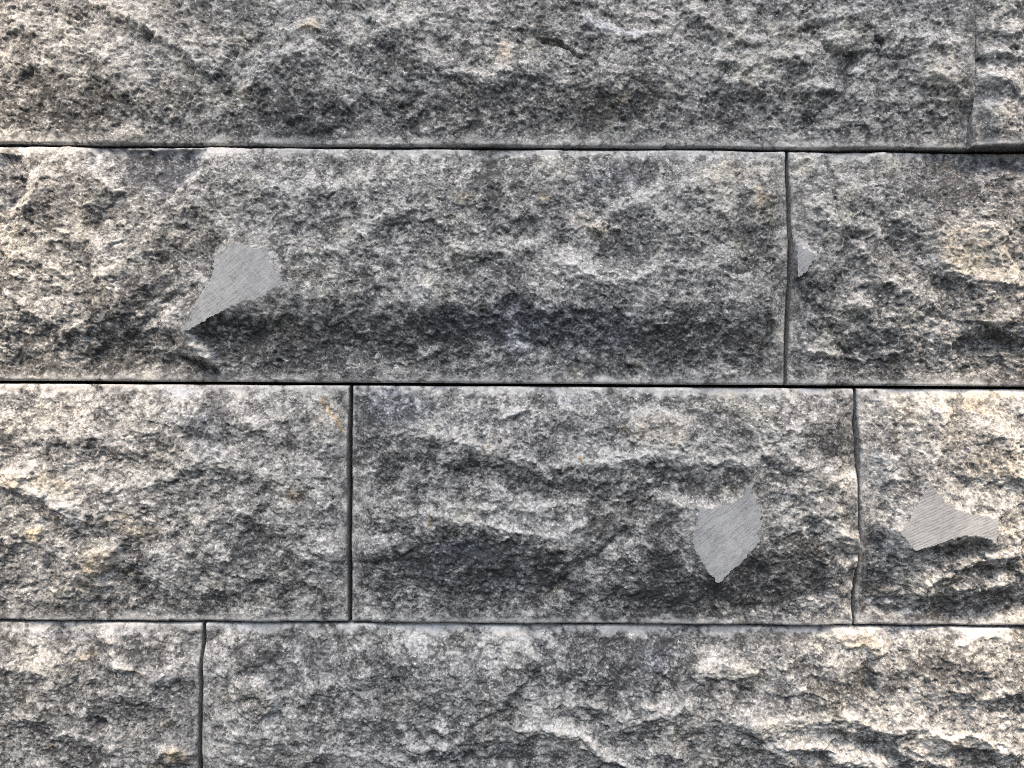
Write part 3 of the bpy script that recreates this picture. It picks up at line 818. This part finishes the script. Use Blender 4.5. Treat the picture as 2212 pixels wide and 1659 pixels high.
        low_side = sstep(-.1, .9, (V - cyp) / hh)
        near = np.exp(-np.clip(sd, 0, None) / (30.0 - 16 * low_side))
        h = h * (1 - near) + (hp - 1.5 + (h - mid) * .25) * near
        h = np.minimum(h, hp - .4 - np.clip(sd, 0, 30) * (0.12 + .5 * low_side) + np.clip(sd - 24, 0, None) * 1.5)
        tone += (.35 - .75 * low_side) * np.exp(-np.clip(sd, 0, None) / (7.0 + 14 * low_side))  # pale rim above the face, painted shade below it
        inside = sd < 0
        h = np.where(inside, hp, h)
        pm = inside
    # worn sawn arrises with chips
    chip = np.clip(perlin(X, Y, 34, seed + 18) - .25, 0, 1)
    wT = 13 + 9 * perlin(X, Y * 0, 60, seed + 19)
    wB = 10 + 8 * perlin(X, Y * 0, 50, seed + 20)
    wS = 7 + 4 * perlin(X * 0, Y, 50, seed + 21)
    dust = np.maximum.reduce([1 - sstep(wT * .6, wT * 1.7, dt + 10 * perlin(X, Y, 16, seed + 22)),
                              .8 * (1 - sstep(wB * .6, wB * 1.7, db + 8 * perlin(X, Y, 16, seed + 23))),
                              .25 * (1 - sstep(wS * .5, wS * 1.2, np.minimum(dl, dr))) * (sstep(225, 300, Y) if key in 'AB' else 1)])
    dust *= np.clip(.8 + 1.2 * perlin(X, Y, 70, seed + 40) + .9 * perlin(X, Y, 14, seed + 41), 0, 1)
    rr = 7.0 + 2.5 * perlin(X, Y, 70, seed + 24) + 9 * chip
    # the joint between the two top stones closes up above its lowest part
    low = sstep(225, 300, Y)
    for d, kf in ((dt, 1), (db, 1), (dl, .6 * low if key == 'B' else .6), (dr, .6 * low if key == 'A' else .6)):
        ra = rr * np.maximum(kf, .05)
        q = np.clip(1 - d / ra, 0, 1)
        h -= ra * .8 * (1 - np.sqrt(np.clip(1 - q * q, 0, 1)))
    if pm is not None:
        pm = pm & (edge > 2.2)
    return h, 1.15 * np.tanh(tone / 1.15), np.clip(warm, 0, 3), np.clip(blue, 0, 1.2), np.clip(dust, 0, 1), pm


def axis(a, b, lo, hi, step=2.0):
    """even fine spacing where the picture looks, growing coarser outside it"""
    out = [a]
    x = a
    while x < b - 1e-6:
        off = max(lo - x, x - hi, 0)
        st = step + min(off * 0.08, 16)
        if b - x < st * 1.5:
            break
        x += st
        out.append(x)
    out.append(b)
    return np.array(out)


def to_world(X, Y, Hh):
    """wall units (y down, rotated by the slight roll of the picture) to metres"""
    x, y = X - CX, Y - CY
    c, s = math.cos(ROLL), math.sin(ROLL)
    return np.stack([(x * c - y * s) * PX, -Hh * PX, -(x * s + y * c) * PX], -1)


def link_mesh(name, verts, quads, mat, parent, smooth=True):
    me = bpy.data.meshes.new(name)
    nv, nq = len(verts), len(quads)
    me.vertices.add(nv)
    me.vertices.foreach_set('co', np.ascontiguousarray(verts, np.float32).ravel())
    me.loops.add(nq * 4)
    me.loops.foreach_set('vertex_index', np.ascontiguousarray(quads, np.int32).ravel())
    me.polygons.add(nq)
    me.polygons.foreach_set('loop_start', np.arange(0, nq * 4, 4, dtype=np.int32))
    me.update(calc_edges=True)
    me.polygons.foreach_set('use_smooth', np.full(nq, smooth))
    me.materials.append(mat)
    o = bpy.data.objects.new(name, me)
    sc.collection.objects.link(o)
    o.parent = parent
    return o


def set_attr(me, name, vals):
    a = me.attributes.new(name, 'FLOAT', 'POINT')
    a.data.foreach_set('value', np.ascontiguousarray(vals, np.float32))


wall = bpy.data.objects.new('stone_wall', None)
sc.collection.objects.link(wall)
wall.location = (0, 0, 0)
wall['label'] = 'grey split-face stone wall of tightly stacked rough blocks filling the view'
wall['category'] = 'wall'
wall['kind'] = 'thing'

BACK = -110.0
for key, x0, x1, y0, y1, mid, edges, seed, label in STONES:
    xs = axis(x0, x1, -30, W + 30)
    ys = axis(y0, y1, -20, H + 20)
    X, Y = np.meshgrid(xs, ys)
    rect = (x0, x1, y0, y1)
    c, s = math.cos(ROLL), math.sin(ROLL)
    h0 = heights(key, None, None, X, Y, rect, mid, edges, seed, False)
    k = DIST / (DIST - h0)
    U = CX + ((X - CX) * c - (Y - CY) * s) * k
    V = CY + ((X - CX) * s + (Y - CY) * c) * k
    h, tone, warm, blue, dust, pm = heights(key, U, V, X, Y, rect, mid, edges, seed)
    ny, nx = X.shape
    # sideways wander of the broken edges
    verts = to_world(X, Y, h).reshape(-1, 3)
    idx = np.arange(ny * nx).reshape(ny, nx)
    q = np.stack([idx[:-1, :-1], idx[1:, :-1], idx[1:, 1:], idx[:-1, 1:]], -1)
    if pm is not None:
        fm = pm[:-1, :-1] & pm[1:, :-1] & pm[1:, 1:] & pm[:-1, 1:]
    else:
        fm = np.zeros((ny - 1, nx - 1), bool)
    body = q[~fm]
    # sides and back
    ring = np.concatenate([idx[0, :-1], idx[:-1, -1], idx[-1, :0:-1], idx[:0:-1, 0]])
    Xr, Yr, hr = X.ravel()[ring], Y.ravel()[ring], h.ravel()[ring]
    n = len(ring)
    base = len(verts)
    r1 = to_world(Xr, Yr, hr - 4.0)
    r2 = to_world(Xr, Yr, np.full(n, BACK))
    i0, i1, i2 = ring, base + np.arange(n), base + n + np.arange(n)
    nxt = lambda a: np.roll(a, -1)
    sides = np.concatenate([np.stack([i0, nxt(i0), nxt(i1), i1], -1), np.stack([i1, nxt(i1), nxt(i2), i2], -1)])
    allv = np.concatenate([verts, r1, r2])
    corner = base + n + np.array([0, nx - 1, nx - 1 + ny - 1, 2 * (nx - 1) + ny - 1])
    quads = np.concatenate([body, sides, corner[None, :]])
    used = np.unique(quads)
    remap = np.full(len(allv), -1)
    remap[used] = np.arange(len(used))
    o = link_mesh('stone', allv[used], remap[quads], STONE_M, wall)
    o['label'] = label
    z = np.zeros(2 * n)
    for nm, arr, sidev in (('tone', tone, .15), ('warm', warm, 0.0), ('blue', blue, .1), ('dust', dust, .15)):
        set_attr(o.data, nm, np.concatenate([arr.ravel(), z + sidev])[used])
    if fm.any():
        pq = q[fm]
        up = np.unique(pq)
        rm = np.full(len(verts), -1)
        rm[up] = np.arange(len(up))
        p = link_mesh('sawn_patch', verts[up], rm[pq], SAWN[key], o, False)
    print(key, len(used), len(quads))

# adhesive bed behind the stones
c0 = to_world(np.array([-900., 3000., 3000., -900.] * 2), np.array([-190., -190., 1860., 1860.] * 2), np.array([BACK + 14.] * 4 + [BACK - 60.] * 4))
mortar = link_mesh('adhesive_bed', c0, np.array([[0, 3, 2, 1], [4, 5, 6, 7], [0, 1, 5, 4], [1, 2, 6, 5], [2, 3, 7, 6], [3, 0, 4, 7]]), MORTAR_M, wall, False)
mortar['label'] = 'dark adhesive bed behind the joints'
